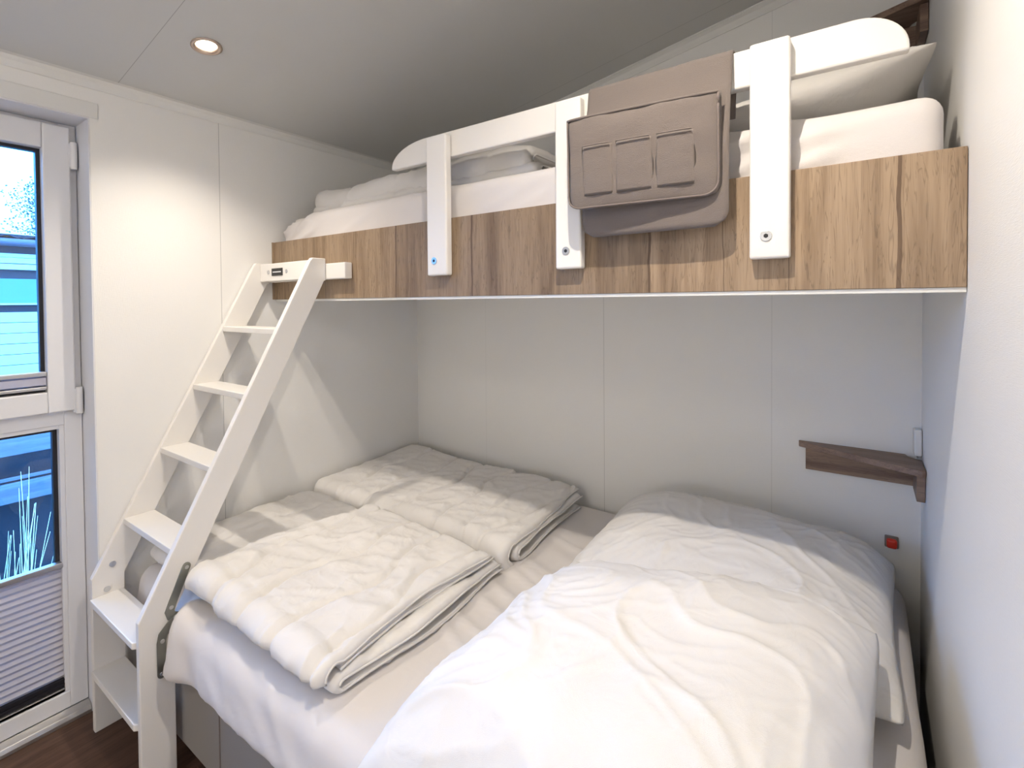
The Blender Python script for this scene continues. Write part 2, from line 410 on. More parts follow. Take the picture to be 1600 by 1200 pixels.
# glazing rebates
ga0, ga1, gz0, gz1 = sy0 + .066, sy1 - .066, sz0 + .066, sz1 - .078
def ring(y0, y1, z0, z1, t, xa, xb):
    bm = bmesh.new(); bx(bm, xa, xb, y1 - t, y1, z0, z1); bx(bm, xa, xb, y0, y0 + t, z0, z1)
    bx(bm, xa, xb, y0 + t, y1 - t, z0, z0 + t); bx(bm, xa, xb, y0 + t, y1 - t, z1 - t, z1); return bm
struct('glazing_gasket', ring(ga0, ga1, gz0, gz1, .010, -.150, -.128), M_rub, win)
struct('window_glass', box(-.142, -.138, ga0 + .005, ga1 - .005, gz0 + .005, gz1 - .005), M_glass, win)
lb0, lb1, lz0, lz1 = g0 + .045, g1 - .045, .085, .945
struct('glazing_bead', ring(lb0, lb1, lz0, lz1, .012, -.165, -.124), M_pvc, win, bevel=.001)
struct('glazing_gasket', ring(lb0 + .012, lb1 - .012, lz0 + .012, lz1 - .012, .011, -.172, -.150), M_rub, win)
struct('window_glass', box(-.165, -.161, lb0 + .014, lb1 - .014, lz0 + .014, lz1 - .014), M_glass, win)
for z in (1.80, 1.02):
    h = cyl((-.098, sy1 + .009, z), .0085, .085, 'z', 16); bx(h, -.112, -.097, sy1 - .004, sy1 + .018, z - .038, z + .038)
    struct('hinge', h, M_pvc, win, bevel=.001)
# blinds hung in the panes
bl = thing('pleated_blind', 'grey pleated blind folded into a narrow stack at the foot of the upper window pane', 'blind', (-.112, (ga0 + ga1) / 2, gz0 + .008))
b = bmesh.new()
pts = []
for k in range(9):
    z = gz0 + .022 + k * .0028; pts += [(-.128, z), (-.106, z + .0014)]
prism([(-.128, gz0 + .018)] + [(p[0], p[1]) for p in pts if p[0] > -.12] + [(-.128, gz0 + .048)], ga0 + .004, ga1 - .002, 'y', b)
obj('pleated_fabric', b, M_blind, bl)
obj('bottom_rail', box(-.130, -.102, ga0 + .003, ga1 - .001, gz0 + .008, gz0 + .018), M_alu, bl, bevel=.002)
obj('top_rail', box(-.130, -.102, ga0 + .003, ga1 - .001, gz0 + .050, gz0 + .064), M_alu, bl, bevel=.002)
bl = thing('pleated_blind', 'lilac grey pleated blind drawn up over the lower window pane beside the ladder', 'blind', (-.135, (lb0 + lb1) / 2, .12))
b = bmesh.new(); pl = .0200; n = int((.488 - .115) / pl); top = .488
front = []; 
for k in range(2 * n + 1): front.append((-.134 if k % 2 else -.141, top - k * pl / 2))
back = [(x - .0012, z) for x, z in front]
prism(front + back[::-1], lb0 + .016, lb1 - .012, 'y', b)
obj('pleated_fabric', b, M_blind, bl)
obj('top_rail', box(-.148, -.124, lb0 + .013, lb1 - .008, .488, .504), M_alu, bl, bevel=.002)
zb = front[-1][1]
b = bmesh.new()
for k in range(4): bx(b, -.148, -.128 - .002 * (k % 2), lb0 + .016, lb1 - .012, zb - .007 * (k + 1) + .001, zb - .007 * k)
obj('folded_stack', b, M_rub, bl)
obj('bottom_rail', box(-.148, -.124, lb0 + .013, lb1 - .010, zb - .042, zb - .029), M_alu, bl, bevel=.002)

# ---------------------------------------------------------------- recessed lamps
tilt = math.atan(.18)
def downlight(x, y, watts, label):
    z = ceil_z(x)
    t = thing('downlight', label, 'ceiling lamp', (x, y, z), group=None)
    rot = Matrix.Rotation(-tilt, 4, 'Y')
    M4 = Matrix.Translation((x, y, z)) @ rot
    def lathe(prof, seg=40):
        bm = bmesh.new(); rings = []
        for r, h in prof: rings.append([bm.verts.new(M4 @ Vector((r * math.cos(2 * math.pi * k / seg), r * math.sin(2 * math.pi * k / seg), h))) for k in range(seg)])
        for A, B in zip(rings, rings[1:]):
            for k in range(seg): bm.faces.new((A[k], A[(k + 1) % seg], B[(k + 1) % seg], B[k]))
        return bm, rings
    bm, rg = lathe([(.0335, .02), (.0335, .001), (.041, -.0005), (.041, -.003), (.036, -.005), (.030, -.003), (.027, .004), (.026, .018)])
    obj('ring', bm, M_ring, t, smooth=True)
    bm, rg = lathe([(.0255, .012), (.020, .009), (.010, .0075), (.002, .007)]); bm.faces.new(rg[-1])
    obj('bulb_glass', bm, M_bulb, t, smooth=True)
    ld = bpy.data.lights.new('spot', 'SPOT'); ld.energy = watts; ld.color = LAMP_COL
    ld.spot_size = math.radians(116 if x < 1 else 150); ld.spot_blend = 1.0; ld.shadow_soft_size = .012
    lo = bpy.data.objects.new('spot_light', ld); C.objects.link(lo); lo.parent = t; lo.location = (0, 0, -.022)
    return t
downlight(*LAMP_SPOTS[0], 'small round recessed lamp glowing in the ceiling above the ladder')
downlight(*LAMP_SPOTS[1], 'small round recessed lamp in the ceiling over the pillows, above the frame of the photo')

def add_fill_dome(dx_, dy_, label, st):  # invented ceiling fixture, added only as soft fill for the room
    dl = thing('fill_dome', label, 'ceiling lamp', (dx_, dy_, ceil_z(dx_)))
    M4 = Matrix.Translation((dx_, dy_, ceil_z(dx_))) @ Matrix.Rotation(-tilt, 4, 'Y')
    bm = bmesh.new(); rings = []
    for k in range(11):
        a = k / 10 * math.pi / 2 * .98; rings.append([bm.verts.new(M4 @ Vector((.20 * math.cos(a) ** .7 * math.cos(t_ * math.pi / 24), .20 * math.cos(a) ** .7 * math.sin(t_ * math.pi / 24), -.014 - .11 * math.sin(a)))) for t_ in range(48)])
    for A, B in zip(rings, rings[1:]):
        for k in range(48): bm.faces.new((A[k], A[(k + 1) % 48], B[(k + 1) % 48], B[k]))
    bm.faces.new(rings[-1]); bm.faces.new(rings[0][::-1])
    obj('fill_shade', bm, emit_mat('fill_dome_glow', (1.0, .93, .85), st), dl, smooth=True)
    o = obj('base', cyl((0, 0, 0), .18, .012, 'z', 40), M_trim, dl, loc=(0, 0, 0))
    o.location = (0, 0, -.0075); o.rotation_euler = (0, -tilt, 0)
add_fill_dome(1.15, -2.65, 'added round fill light on the ceiling behind the viewer, nearer the beds, outside the photo frame', 6.0)
fl = thing('fill_drum', 'added fill light shaped as a drum shaded floor lamp behind the viewer, outside the photo frame', 'lamp', (1.35, -3.45, 0))  # made-up lamp, set low to brighten the wall under the bunk
bm = bmesh.new(); A = []; B = []
for k in range(48):
    c_, s_ = math.cos(k * math.pi / 24), math.sin(k * math.pi / 24)
    A.append(bm.verts.new((1.35 + .24 * c_, -3.45 + .24 * s_, .92))); B.append(bm.verts.new((1.35 + .20 * c_, -3.45 + .20 * s_, 1.26)))
for k in range(48): bm.faces.new((A[k], A[(k + 1) % 48], B[(k + 1) % 48], B[k]))
bm.faces.new(A[::-1]); bm.faces.new(B)
obj('fill_shade', bm, emit_mat('fill_drum_glow', (1.0, .93, .86), 5.2), fl)
obj('pole', cyl((1.35, -3.45, .47), .012, .9, 'z', 16), M_screw, fl)
obj('base', cyl((1.35, -3.45, .012), .14, .022, 'z', 40), M_screw, fl, bevel=.004)

# ---------------------------------------------------------------- upper bunk
bunk = thing('bunk_bed', 'wall to wall upper bunk with oak look plank front', 'bunk bed', (1.05, -.40, 1.33))
obj('front_panel', box(.004, W - .001, -.792, -.770, 1.342, 1.573), M_oak, bunk, bevel=.0012)
obj('bed_base', box(.004, W - .001, -.770, -.001, 1.346, 1.372), M_trim, bunk, label='pale board underside of the bunk')
obj('edge_strip', box(.012, W - .001, -.789, -.752, 1.334, 1.3418), M_trim, bunk, label='pale strip under the plank front')
obj('end_batten', box(.0008, .0038, -.800, -.770, 1.342, 1.573), M_oakpl, bunk)

# guard rail
gr = thing('guard_rail', 'white wooden guard rail with rounded ends bolted to the bunk front', 'bed rail', (1.36, -.80, 1.404))
zt, zb_ = 1.828, 1.752
out = [(.712, zb_)]
for k in range(13):
    a = math.pi - k / 12 * math.pi / 2; out.append((.868 + .156 * math.cos(a), 1.760 + (zt - 1.760) * math.sin(a)))
for k in range(13):
    a = math.pi / 2 - k / 12 * math.pi / 2; out.append((1.944 + .080 * math.cos(a), 1.760 + (zt - 1.760) * math.sin(a)))
out.append((2.024, zb_))
obj('rail_board', prism(out, -.7915, -.768, 'y'), M_white, gr, bevel=.004)
for x0, x1, zt_ in ((.893, .972, 1.815), (1.336, 1.406, 1.815), (1.776, 1.846, 1.822)):
    p = obj('post', box(x0, x1, -.818, -.7925, 1.404, zt_), M_white, gr, bevel=.005, segs=3)
    xc = {.893: .923, 1.336: 1.366, 1.776: 1.806}[x0]
    c = cyl((xc, -.8185, 1.4475), .0105, .003, 'y', 24)
    bo = obj('bolt', c, M_screw, p, bevel=.0008)
    obj('socket_recess', cyl((xc, -.8203, 1.4475), .0045, .0006, 'y', 6), M_dark, bo)

# organizer hanging over the rail
og = thing('bedside_organizer', 'taupe linen bedside organizer draped over the white guard rail', 'organizer', (1.57, -.84, 1.47))
def strip_shell(path, x0, x1, th, nx=34, wob=0.002, mask=None, seed=0, skew=None):
    """cloth strip following a (y,z) path between x0 and x1"""
    bm = bmesh.new(); P = [Vector((0, y, z)) for y, z in path]; n = len(P)
    def pt(i, j, s):
        t = (P[min(i + 1, n - 1)] - P[max(i - 1, 0)]).normalized(); nr = Vector((0, -t.z, t.y))
        u = j / nx; xa, xb = (x0, x1)
        if mask: xa, xb = mask(i / (n - 1), x0, x1)
        x = xa + (xb - xa) * u
        off = wob * ns(x * 14, P[i].z * 12, seed) + wob * .5 * ns(x * 40, P[i].z * 30, seed + 3)
        q = P[i] + nr * (off + s * th / 2)
        if skew: q = q + skew(x, P[i].z)
        return (x, q.y, q.z)
    T = [[bm.verts.new(pt(i, j, 1)) for j in range(nx + 1)] for i in range(n)]
    B = [[bm.verts.new(pt(i, j, -1)) for j in range(nx + 1)] for i in range(n)]
    for i in range(n - 1):
        for j in range(nx):
            bm.faces.new((T[i][j], T[i][j + 1], T[i + 1][j + 1], T[i + 1][j])); bm.faces.new((B[i][j], B[i + 1][j], B[i + 1][j + 1], B[i][j + 1]))
        bm.faces.new((T[i][0], T[i + 1][0], B[i + 1][0], B[i][0])); bm.faces.new((T[i][nx], B[i][nx], B[i + 1][nx], T[i + 1][nx]))
    for j in range(nx):
        bm.faces.new((T[0][j], B[0][j], B[0][j + 1], T[0][j + 1])); bm.faces.new((T[-1][j], T[-1][j + 1], B[-1][j + 1], B[-1][j]))
    bmesh.ops.recalc_face_normals(bm, faces=bm.faces)
    return bm
path = [(-.762, 1.70), (-.762, 1.75), (-.763, 1.80), (-.765, 1.826), (-.772, 1.8325), (-.782, 1.8335), (-.794, 1.831), (-.798, 1.822), (-.802, 1.80), (-.805, 1.78), (-.808, 1.76)]
zz = 1.74
while zz > 1.475: path.append((-.811 - .012 * sstep(1.74, 1.62, zz), zz)); zz -= .015
path.append((-.823, 1.4725))
def m1(t, a, b2):
    z = path[min(int(round(t * (len(path) - 1))), len(path) - 1)][1]
    if t < .5: return a, b2
    d = max(0, 1.505 - z); r = .033; c = r - math.sqrt(max(r * r - d * d, 0)) if d < r else r
    return a + c, b2 - c
def sk(x, z): return Vector((0, -.0, 0)) if z > 1.8 else Vector((0, -.010 * sstep(1.79, 1.70, z) * (1 if x < 1.75 else 0), 0))
obj('back_cloth', strip_shell(path, 1.420, 1.742, .004, mask=m1, skew=sk, wob=.0015), M_grey, og, smooth=True)
# main pocket: bulging front panel
def pocket_fn(x0, x1, z0, z1, ybase, bul, tiltx=0.0, seed=0, cr=.0, edge=.0):
    def f(u, v, s):
        x = x0 + (x1 - x0) * u; z = z0 + (z1 - z0) * v
        if cr:
            d = max(0, cr - (z - z0)); c = cr - math.sqrt(max(cr * cr - d * d, 0)); x = min(max(x, x0 + c), x1 - c)
        prof = (1 - (2 * u - 1) ** 4) ** .5 * (1 - (2 * v - 1) ** 6 * .7) ** .5
        y = ybase - (bul * prof if s > 0 else 0) - tiltx * (1 - u) - edge * v
        y += .0018 * ns(x * 22, z * 22, seed) * (s > 0) * 2
        return (x, y, z)
    return f
def panel(x0, x1, z0, z1, yb_, bul, tiltx, seed, cr=0, edge=0, nu=36, nv=28): return grid_shell(nu, nv, pocket_fn(x0, x1, z0, z1, yb_, bul, tiltx, seed, cr, edge))
mp_ = obj('main_pocket', panel(1.404, 1.730, 1.532, 1.737, -.836, .014, .032, 1, .03, .006), M_grey, og, smooth=True)
def yfront(x, z):
    u = min(max((x - 1.404) / .326, 0), 1); v = min(max((z - 1.532) / .205, 0), 1)
    return -.836 - .014 * (1 - (2 * u - 1) ** 4) ** .5 * (1 - (2 * v - 1) ** 6 * .7) ** .5 - .032 * (1 - u) - .006 * v
for a, b2, s in ((1.441, 1.515, 5), (1.5185, 1.601, 6), (1.6045, 1.684, 7)):
    zt2 = 1.668; yb2 = (yfront(a, 1.62) + yfront(b2, 1.62)) / 2 + .0005
    def f(u, v, s_, a=a, b2=b2, sd=s):
        x = a + (b2 - a) * u; z = 1.560 + (zt2 - 1.560) * v
        return (x, yfront(x, z) + .0016 - (.0055 * (1 - (2 * u - 1) ** 4) ** .5 * (.75 + .5 * v) if s_ > 0 else 0) + .0008 * ns(x * 40, z * 40, sd) * (s_ > 0), z)
    sp_ = obj('small_pocket', grid_shell(16, 16, f), M_grey, mp_, smooth=True)
    obj('piping', tube([Vector(f(k / 14, 1 - 1e-4, 1)) + Vector((0, -.0045, 0)) for k in range(1, 14)], .0016, 6), M_grey, sp_, smooth=True)
def pt(x, z, d=.001): return (x, yfront(x, z) - d, z)
loop = [pt(1.403 + .322 * k / 30, 1.736) for k in range(31)]
obj('piping', tube(loop, .0028, 6), M_grey, mp_, smooth=True)
loop = [pt(1.403, 1.735 - .17 * k / 14) for k in range(15)] + [pt(1.403 + .03 * (1 - math.cos(a * math.pi / 12)), 1.563 - .028 * math.sin(a * math.pi / 12)) for a in range(1, 7)]
loop += [pt(1.433 + .262 * k / 20, 1.535) for k in range(1, 21)] + [pt(1.695 + .03 * math.sin(a * math.pi / 12), 1.563 - .028 * math.cos(a * math.pi / 12)) for a in range(1, 7)] + [pt(1.725, 1.565 + .17 * k / 14) for k in range(15)]
obj('piping', tube(loop, .0022, 6), M_greyd, mp_, smooth=True)

# upper mattress, folded duvet, pillow
def up_disp(p, n):
    d = Vector((0, 0, 0))
    side = max(0, -n.y)
    fold = ridge(p.x * 7 - p.z * 16, p.z * 2.5 + p.x, 3) ** 3 * .012 * side
    xs = sstep(1.5, 1.75, p.x) * (1 - sstep(1.88, 1.95, p.x)) + (1 - sstep(.1, .5, p.x)) + .35
    d += n * (fold * xs + .0015 * ns(p.x * 8, p.y * 8, p.z * 8))
    d.z -= .036 * (1 - sstep(.0, .30, p.x)) * sstep(1.45, 1.68, p.z)
    return d
ml = soft_box(.018, 2.074, -.764, -.020, 1.3735, 1.682, .035, .012, up_disp)
tag(obj('mattress', ml, M_sheet, loc=(1.05, -.39, 1.3735), smooth=True), 'white sheeted mattress lying on the upper bunk behind the guard rail', 'mattress')

def pillow(name, corners, h_top, h_bot, seed, label, zfloor=None, pinch=.05, wr=.009, peak=(0, 0), n=130, ex=(2.6, .62)):
    """corners: four 3-D points (u-,v-), (u+,v-), (u+,v+), (u-,v+)"""
    c = [Vector(p) for p in corners]
    def f(u0, v0, s):
        u = 2 * u0 - 1; v = 2 * v0 - 1
        rc = .030; uu = u * (1 - pinch * (1 - v * v) * abs(u) ** 2) * (1 - rc * abs(v) ** 10); vv = v * (1 - pinch * (1 - u * u) * abs(v) ** 2) * (1 - rc * abs(u) ** 10)
        a = (1 + uu) / 2; b2 = (1 + vv) / 2
        p = c[0] * (1 - a) * (1 - b2) + c[1] * a * (1 - b2) + c[2] * a * b2 + c[3] * (1 - a) * b2
        up = (c[1] - c[0]).cross(c[3] - c[0]).normalized()
        e = ((1 - abs(u) ** ex[0]) * (1 - abs(v) ** ex[0])) ** ex[1]
        k = 1 + peak[0] * u + peak[1] * v
        q = p + up * (h_top * k * e if s > 0 else -h_bot * e)
        if s > 0 and e > 0:
            # creases running in from the corners and the seams
            wu = u + .35 * ns(u * 2 + seed, v * 2, 1.5); wv = v + .35 * ns(u * 2, v * 2 + seed, 7.5)
            cr = 0
            for cu, cv in ((-1, -1), (1, -1), (1, 1), (-1, 1)):
                ru = wu - 1.15 * cu; rv = wv - 1.15 * cv; rad = math.hypot(ru, rv); ang = math.atan2(rv, ru)
                cr += (ridge(ang * 4.2 + seed * 3, rad * .9, seed + cu) ** 5) * wr * .75 * math.exp(-((rad - .45) / .55) ** 2)
            for sd_, m_ in ((abs(u), v), (abs(v), u)):
                cr += ridge(m_ * 7 + seed, sd_ * 1.5, seed + 4) ** 3 * wr * .35 * sstep(.6, .95, sd_)
            big = ns(u * 1.6 + seed, v * 1.6, seed) * wr * 1.5
            soft = ridge(wu * 1.7 + wv * 1.1 + seed, wv * 1.3, seed + 2) ** 6 * wr * .55 + ns(u * 5, v * 5, seed) * wr * .3
            lft = (1 - sstep(-.75, .1, u))
            par = (ridge(wu * 1.6 + wv * 2.2, wv * 6.5 - wu * 1.5 + seed, seed) ** 3) * wr * .26 * lft
            fine = ridge(wu * 5 + seed, wv * 4.2 - wu * 2, seed + 6) ** 4 * wr * .22
            q += up * ((cr + big + soft + par + fine) * min(e * 2, 1))
            q += (p - (c[0] + c[2]) / 2).normalized() * .004 * ns(u * 6, v * 6, seed)
        if zfloor is not None: q.z = max(q.z, zfloor(q.x, q.y) if callable(zfloor) else zfloor)
        return q
    o = obj(name, grid_shell(n, n, f), M_pillow, loc=sum(c, Vector()) / 4, smooth=True)
    tag(o, label, 'pillow')
    return o
pillow('pillow', [(1.60, -.72, 1.71), (2.078, -.66, 1.808), (2.085, -.10, 1.86), (1.58, -.14, 1.72)], .070, .085, 11.0,
       'shaded white pillow on the upper bunk behind the guard rail', zfloor=1.684, pinch=.07)

# ---------------------------------------------------------------- folded quilted duvets
def duvet_seam(x, y, xs, amp, seed):
    """distance to the nearest quilting seam (seams run along y and wander)"""
    d = 9
    for i, s in enumerate(xs):
        d = min(d, abs(x - (s + amp * math.sin(y * 9 + i * 1.7 + seed) + amp * .6 * math.sin(y * 21 + i))))
    return d
def ribbon(path, xr, th, puff, xs, seed, nx, bm, wav=.0, side_thin=.02, amp=.024, lumps=None):
    """quilt layer: (y,z) path swept along x between xr(t)=(x0,x1); padded, thin hem at x1"""
    P = [Vector((y, z)) for y, z in path]; n = len(P)
    im = max(range(1, n - 1), key=lambda q_: P[q_].y); sg = 1 if (P[im + 1] - P[im - 1]).x > 0 else -1
    L = [0]
    for a, b2 in zip(P, P[1:]): L.append(L[-1] + (b2 - a).length)
    def pt(i, j, s):
        t = (P[min(i + 1, n - 1)] - P[max(i - 1, 0)]).normalized(); nr = Vector((-t.y, t.x)) * sg
        x0, x1 = xr(P[i].x, i / (n - 1)); u = j / nx
        u2 = .5 - .5 * math.cos(math.pi * u) if False else u
        x = x0 + (x1 - x0) * u2
        ed = min((x1 - x) / side_thin, 1); er = min((x - x0) / .03, 1)
        e = math.sqrt(max(1 - (1 - ed) ** 2, 0)) * math.sqrt(max(1 - (1 - er) ** 2, 0))
        el = min(L[i] / .02, (L[-1] - L[i]) / .02, 1); e *= math.sqrt(max(1 - (1 - el) ** 2, 0))
        d = duvet_seam(x, P[i].x, xs, amp, seed)
        q = .0 + .55 * min(d / .016, 1) ** .6 + .45 * (1 - (1 - min(d / .075, 1)) ** 2) ** .6
        q *= 1 + .25 * ns(x * 7, L[i] * 9, seed)
        w2 = wav * (math.sin(L[i] * 14 + seed) * .6 + ns(L[i] * 9, seed) * 1.2) * sstep(x1 - .3, x1, x)
        wx = x + .03 * ns(x * 8, L[i] * 8, 3); fine = .0060 * ridge(wx * 6, L[i] * 15 + x * 7, seed) ** 4 + .0060 * ridge(wx * 17, L[i] * 9, seed + 5) ** 3 * (1 - sstep(.0, .09, d)) + .0030 * ridge(wx * 5 + 4, L[i] * 34, seed + 9) ** 4 + .003 * ns(x * 11, L[i] * 14, seed)
        off = s * (th / 2 * e + puff * e * q * (1 if s > 0 else .35)) + (fine * e if s > 0 else 0)
        c = P[i] + nr * off
        z = c.y + w2
        if lumps: z += lumps(x, c.x) * (s > 0) * e
        return (x, c.x, z)
    T = []; B = []
    for i in range(n):
        rt = []; rb = []
        for j in range(nx + 1):
            t = bm.verts.new(pt(i, j, 1)); rt.append(t)
            rb.append(t if (i in (0, n - 1) or j in (0, nx)) else bm.verts.new(pt(i, j, -1)))
        T.append(rt); B.append(rb)
    for i in range(n - 1):
        for j in range(nx):
            bm.faces.new((T[i][j], T[i][j + 1], T[i + 1][j + 1], T[i + 1][j]))
            try: bm.faces.new((B[i][j], B[i + 1][j], B[i + 1][j + 1], B[i][j + 1]))
            except ValueError: pass
def hem_points(path, xr, wav, seed):
    P = [Vector((y, z)) for y, z in path]; n = len(P); L = 0; out = []
    for i in range(n):
        if i: L += (P[i] - P[i - 1]).length
        x1 = xr(P[i].x, i / (n - 1))[1]
        w2 = wav * (math.sin(L * 14 + seed) * .6 + ns(L * 9, seed) * 1.2)
        out.append((x1 - .001, P[i].x, P[i].y + w2))
    return out
def lin(y0, z0, y1, z1, n): return [(y0 + (y1 - y0) * k / n, z0 + (z1 - z0) * k / n) for k in range(n)]
def arc(cy, cz, r, a0, a1, n, ry=1.0): return [(cy + r * ry * math.cos(math.radians(a0 + (a1 - a0) * k / n)), cz + r * math.sin(math.radians(a0 + (a1 - a0) * k / n))) for k in range(n + 1)]

def build_duvet(name, label, layers, xs, seed, loc, mat=M_duvet):
    bm = bmesh.new()
    for path, xr, th, puff, wav, nx, sd, lumps in layers: ribbon(path, xr, th, puff, xs, sd, nx, bm, wav=wav, lumps=lumps)
    bmesh.ops.recalc_face_normals(bm, faces=bm.faces)
    o = obj(name, bm, mat, loc=loc, smooth=True); tag(o, label, 'duvet')
    for path, xr, th, puff, wav, nx, sd, lumps in layers:
        obj('hem', tube(hem_points(path, xr, wav, sd), .0028, 6), mat, o, smooth=True, label='narrow stitched hem')
    return o
ZM = .480
# front duvet: bottom fold reaches the left wall, the upper folds start further right
def xr_low(y, t): return (.035 + .01 * math.sin(y * 9), 1.062 + .012 * math.sin(y * 11))
def xr_top(y, t): return (.395 + .10 * sstep(-1.25, -.7, y) + .012 * math.sin(y * 13), 1.035 + .012 * math.sin(y * 9 + 1))
low = lin(-.665, .494, -1.235, .494, 40) + arc(-1.238, .5065, .0125, 270, 90, 8)[0:] + lin(-1.232, .519, -.66, .521, 40)
low = [(y, z) for y, z in low]
mid = lin(-.700, .545, -1.255, .533, 44) 
top = lin(-.715, .562, -1.245, .552, 48) + arc(-1.250, .528, .030, 90, 190, 8)
def lump1(x, y):
    a = .020 * math.exp(-(((x - .50) / .09) ** 2)) * (1 if x > .38 else 0)
    b2 = .018 * math.exp(-(((x - .70) / .10) ** 2 + ((y + .86) / .09) ** 2))
    return a + b2 - .012 * sstep(.85, 1.04, x)
def lump0(x, y): return .016 * math.exp(-((x - .16) / .11) ** 2) + .010 * math.exp(-((x - .33) / .06) ** 2)
build_duvet('duvet', 'folded white quilted duvet at the front of the double bed, nearest the ladder', [
    (low, xr_low, .008, .008, .005, 150, 1.3, lump0),
    (mid, xr_top, .008, .006, .005, 60, 2.1, None),
    (top, xr_top, .010, .021, .005, 190, 4.2, lump1)], [.22, .38, .55, .71, .86, .99], 1, (.55, -.97, ZM))
# back duvet
def xr_b(y, t): return (.02 + .006 * math.sin(y * 9), 1.035 + .016 * math.sin(y * 8) - .02 * sstep(-.3, -.06, y))
def xr_b2(y, t): return (.02, 1.048 + .014 * math.sin(y * 8 + .5) - .02 * sstep(-.3, -.06, y))
outer = lin(-.070, .550, -.600, .544, 48) + arc(-.603, .519, .028, 90, 265, 12)
inner = lin(-.080, .532, -.570, .528, 40) + arc(-.572, .512, .016, 90, 270, 8)[0:] + lin(-.566, .496, -.085, .494, 40)
def lump2(x, y):
    return .020 * math.exp(-(((x - .10) / .15) ** 2 + ((y + .12) / .16) ** 2)) + .010 * math.exp(-(((x - .62) / .12) ** 2 + ((y + .38) / .12) ** 2)) - .008 * sstep(.8, 1.03, x)
build_duvet('duvet', 'folded white quilted duvet in the back left corner of the double bed', [
    (inner, xr_b2, .009, .005, .006, 80, 3.1, None),
    (outer, xr_b, .010, .020, .005, 220, 7.7, lump2)], [.19, .36, .53, .70, .85, .97], 5, (.52, -.35, ZM))
# duvet on the upper bunk
def xr_u(y, t): return (.12 + .01 * math.sin(y * 9), 1.215)
up1 = lin(-.16, 1.712, -.67, 1.708, 30) + arc(-.675, 1.699, .010, 90, 270, 6)
up2 = lin(-.15, 1.768, -.640, 1.752, 36) + arc(-.650, 1.730, .022, 90, 250, 8)
def lump3(x, y): return .020 * math.exp(-((x - 1.08) / .10) ** 2) + .012 * math.exp(-((x - .75) / .14) ** 2) + .006 * math.sin(x * 15)
build_duvet('duvet', 'folded white duvet on the upper bunk at its ladder end', [
    (up1, xr_u, .010, .008, .002, 70, 5.1, None),
    (up2, lambda y, t: (.135, 1.18), .012, .020, .002, 80, 6.6, lump3)], [.35, .60, .84, 1.03], 8, (.65, -.42, 1.684))

# ---------------------------------------------------------------- lower double bed
bed = thing('double_bed', 'grey upholstered box base of the double bed under the bunk', 'bed', (1.05, -.66, 0))
bb = obj('bed_base', box(.045, W - .035, -1.300, -.015, .082, .300), M_base, bed, bevel=.006)
obj('seam_piping', box(.612, .616, -1.3025, -1.2995, .085, .297), M_greyd, bb)
for x in (.16, 1.94):
    for y in (-1.18, -.12): obj('leg', cyl((x, y, .041), .025, .082, 'z', 20, r2=.03), M_dark, bed)
def bed_disp(p, n):
    up = max(0, n.z); fr = max(0, -n.y)
    d = n * (.002 * ns(p.x * 6, p.y * 6, p.z * 6))
    # tension folds between the duvets and the pillows
    k = sstep(.95, 1.1, p.x) * (1 - sstep(1.35, 1.5, p.x)) * sstep(-1.15, -1.0, p.y) * (1 - sstep(-.45, -.3, p.y))
    d.z += up * k * .011 * ridge(p.x * 1.5 + 4, p.y * 13 + p.x * 5, 2) ** 2
    k2 = fr * (1 - sstep(.5, 1.6, p.x) * .6)
    d.y -= k2 * .008 * ridge(p.x * 6 + p.z * 7, p.z * 3, 5) ** 2
    # gathered corner of the sheet near the ladder
    g = math.exp(-((p.x - .46) / .045) ** 2) * sstep(-1.22, -1.32, p.y)
    d.z += g * .040 * up; d.y -= g * .030 * fr
    d.y += .030 * (1 - sstep(.30, .44, p.x)) * sstep(-1.1, -1.3, p.y) * (.95 + .05 * up)
    # front side slopes outwards to the foot of the sheet
    d.y -= fr * .014 * (1 - sstep(.32, .46, p.z))
    return d
mt = soft_box(.030, 2.062, -1.322, -.018, .302, ZM, .05, .0125, bed_disp)
tag(obj('mattress', mt, M_sheet, loc=(1.05, -.66, .302), smooth=True), 'wide white sheeted mattress on the lower double bed', 'mattress')
pillow('pillow', [(1.225, -.70, .505), (2.035, -.74, .530), (2.045, -.05, .545), (1.215, -.035, .505)], .150, .06, 3.0,
       'large white pillow in the back corner of the double bed, below the wooden shelf', zfloor=.482, pinch=.045, wr=.012, peak=(-.12, .12), ex=(3.2, .6))
pillow('pillow', [(1.235, -1.37, .515), (1.985, -1.40, .53), (1.995, -.66, .66), (1.285, -.71, .565)], .185, .06, 8.0,
       'large white pillow at the front edge of the double bed, nearest the viewer', zfloor=.484, pinch=.045, wr=.013, peak=(0, -.1), ex=(3.0, .62))

# ---------------------------------------------------------------- ladder
ld = thing('bunk_ladder', 'white wooden ladder with six treads leaning on the bunk front', 'ladder', (.205, -1.36, 0))
FY, BY = -1.402, -1.318; ZB = .478; TY, TZ = -.886, 1.470
dy, dz = TY - FY, TZ - ZB
ub = (BY, ZB - .012)
tdep = .082
def front_y(z): return FY if z < ZB else FY + (z - ZB) * dy / dz
def back_y(z): return BY if z < ZB - .01 else BY + (z - ZB + .01) * dy / dz
def stringer(x0, x1):
    ztop = 1.484
    pts = [(FY, 0), (BY, 0), (BY, ZB - .01), (back_y(1.405), 1.405), (-.8245, 1.405 if back_y(1.405) < -.8245 else 1.42), (-.8245, ztop), (front_y(ztop) + .004, ztop), (front_y(ztop - .012), ztop - .012), (FY, ZB)]
    return prism(pts, x0, x1, 'x')
ls = obj('stringer', stringer(.004, .024), M_white, ld, bevel=.0025)
rs = obj('stringer', stringer(.378, .398), M_white, ld, bevel=.0025)
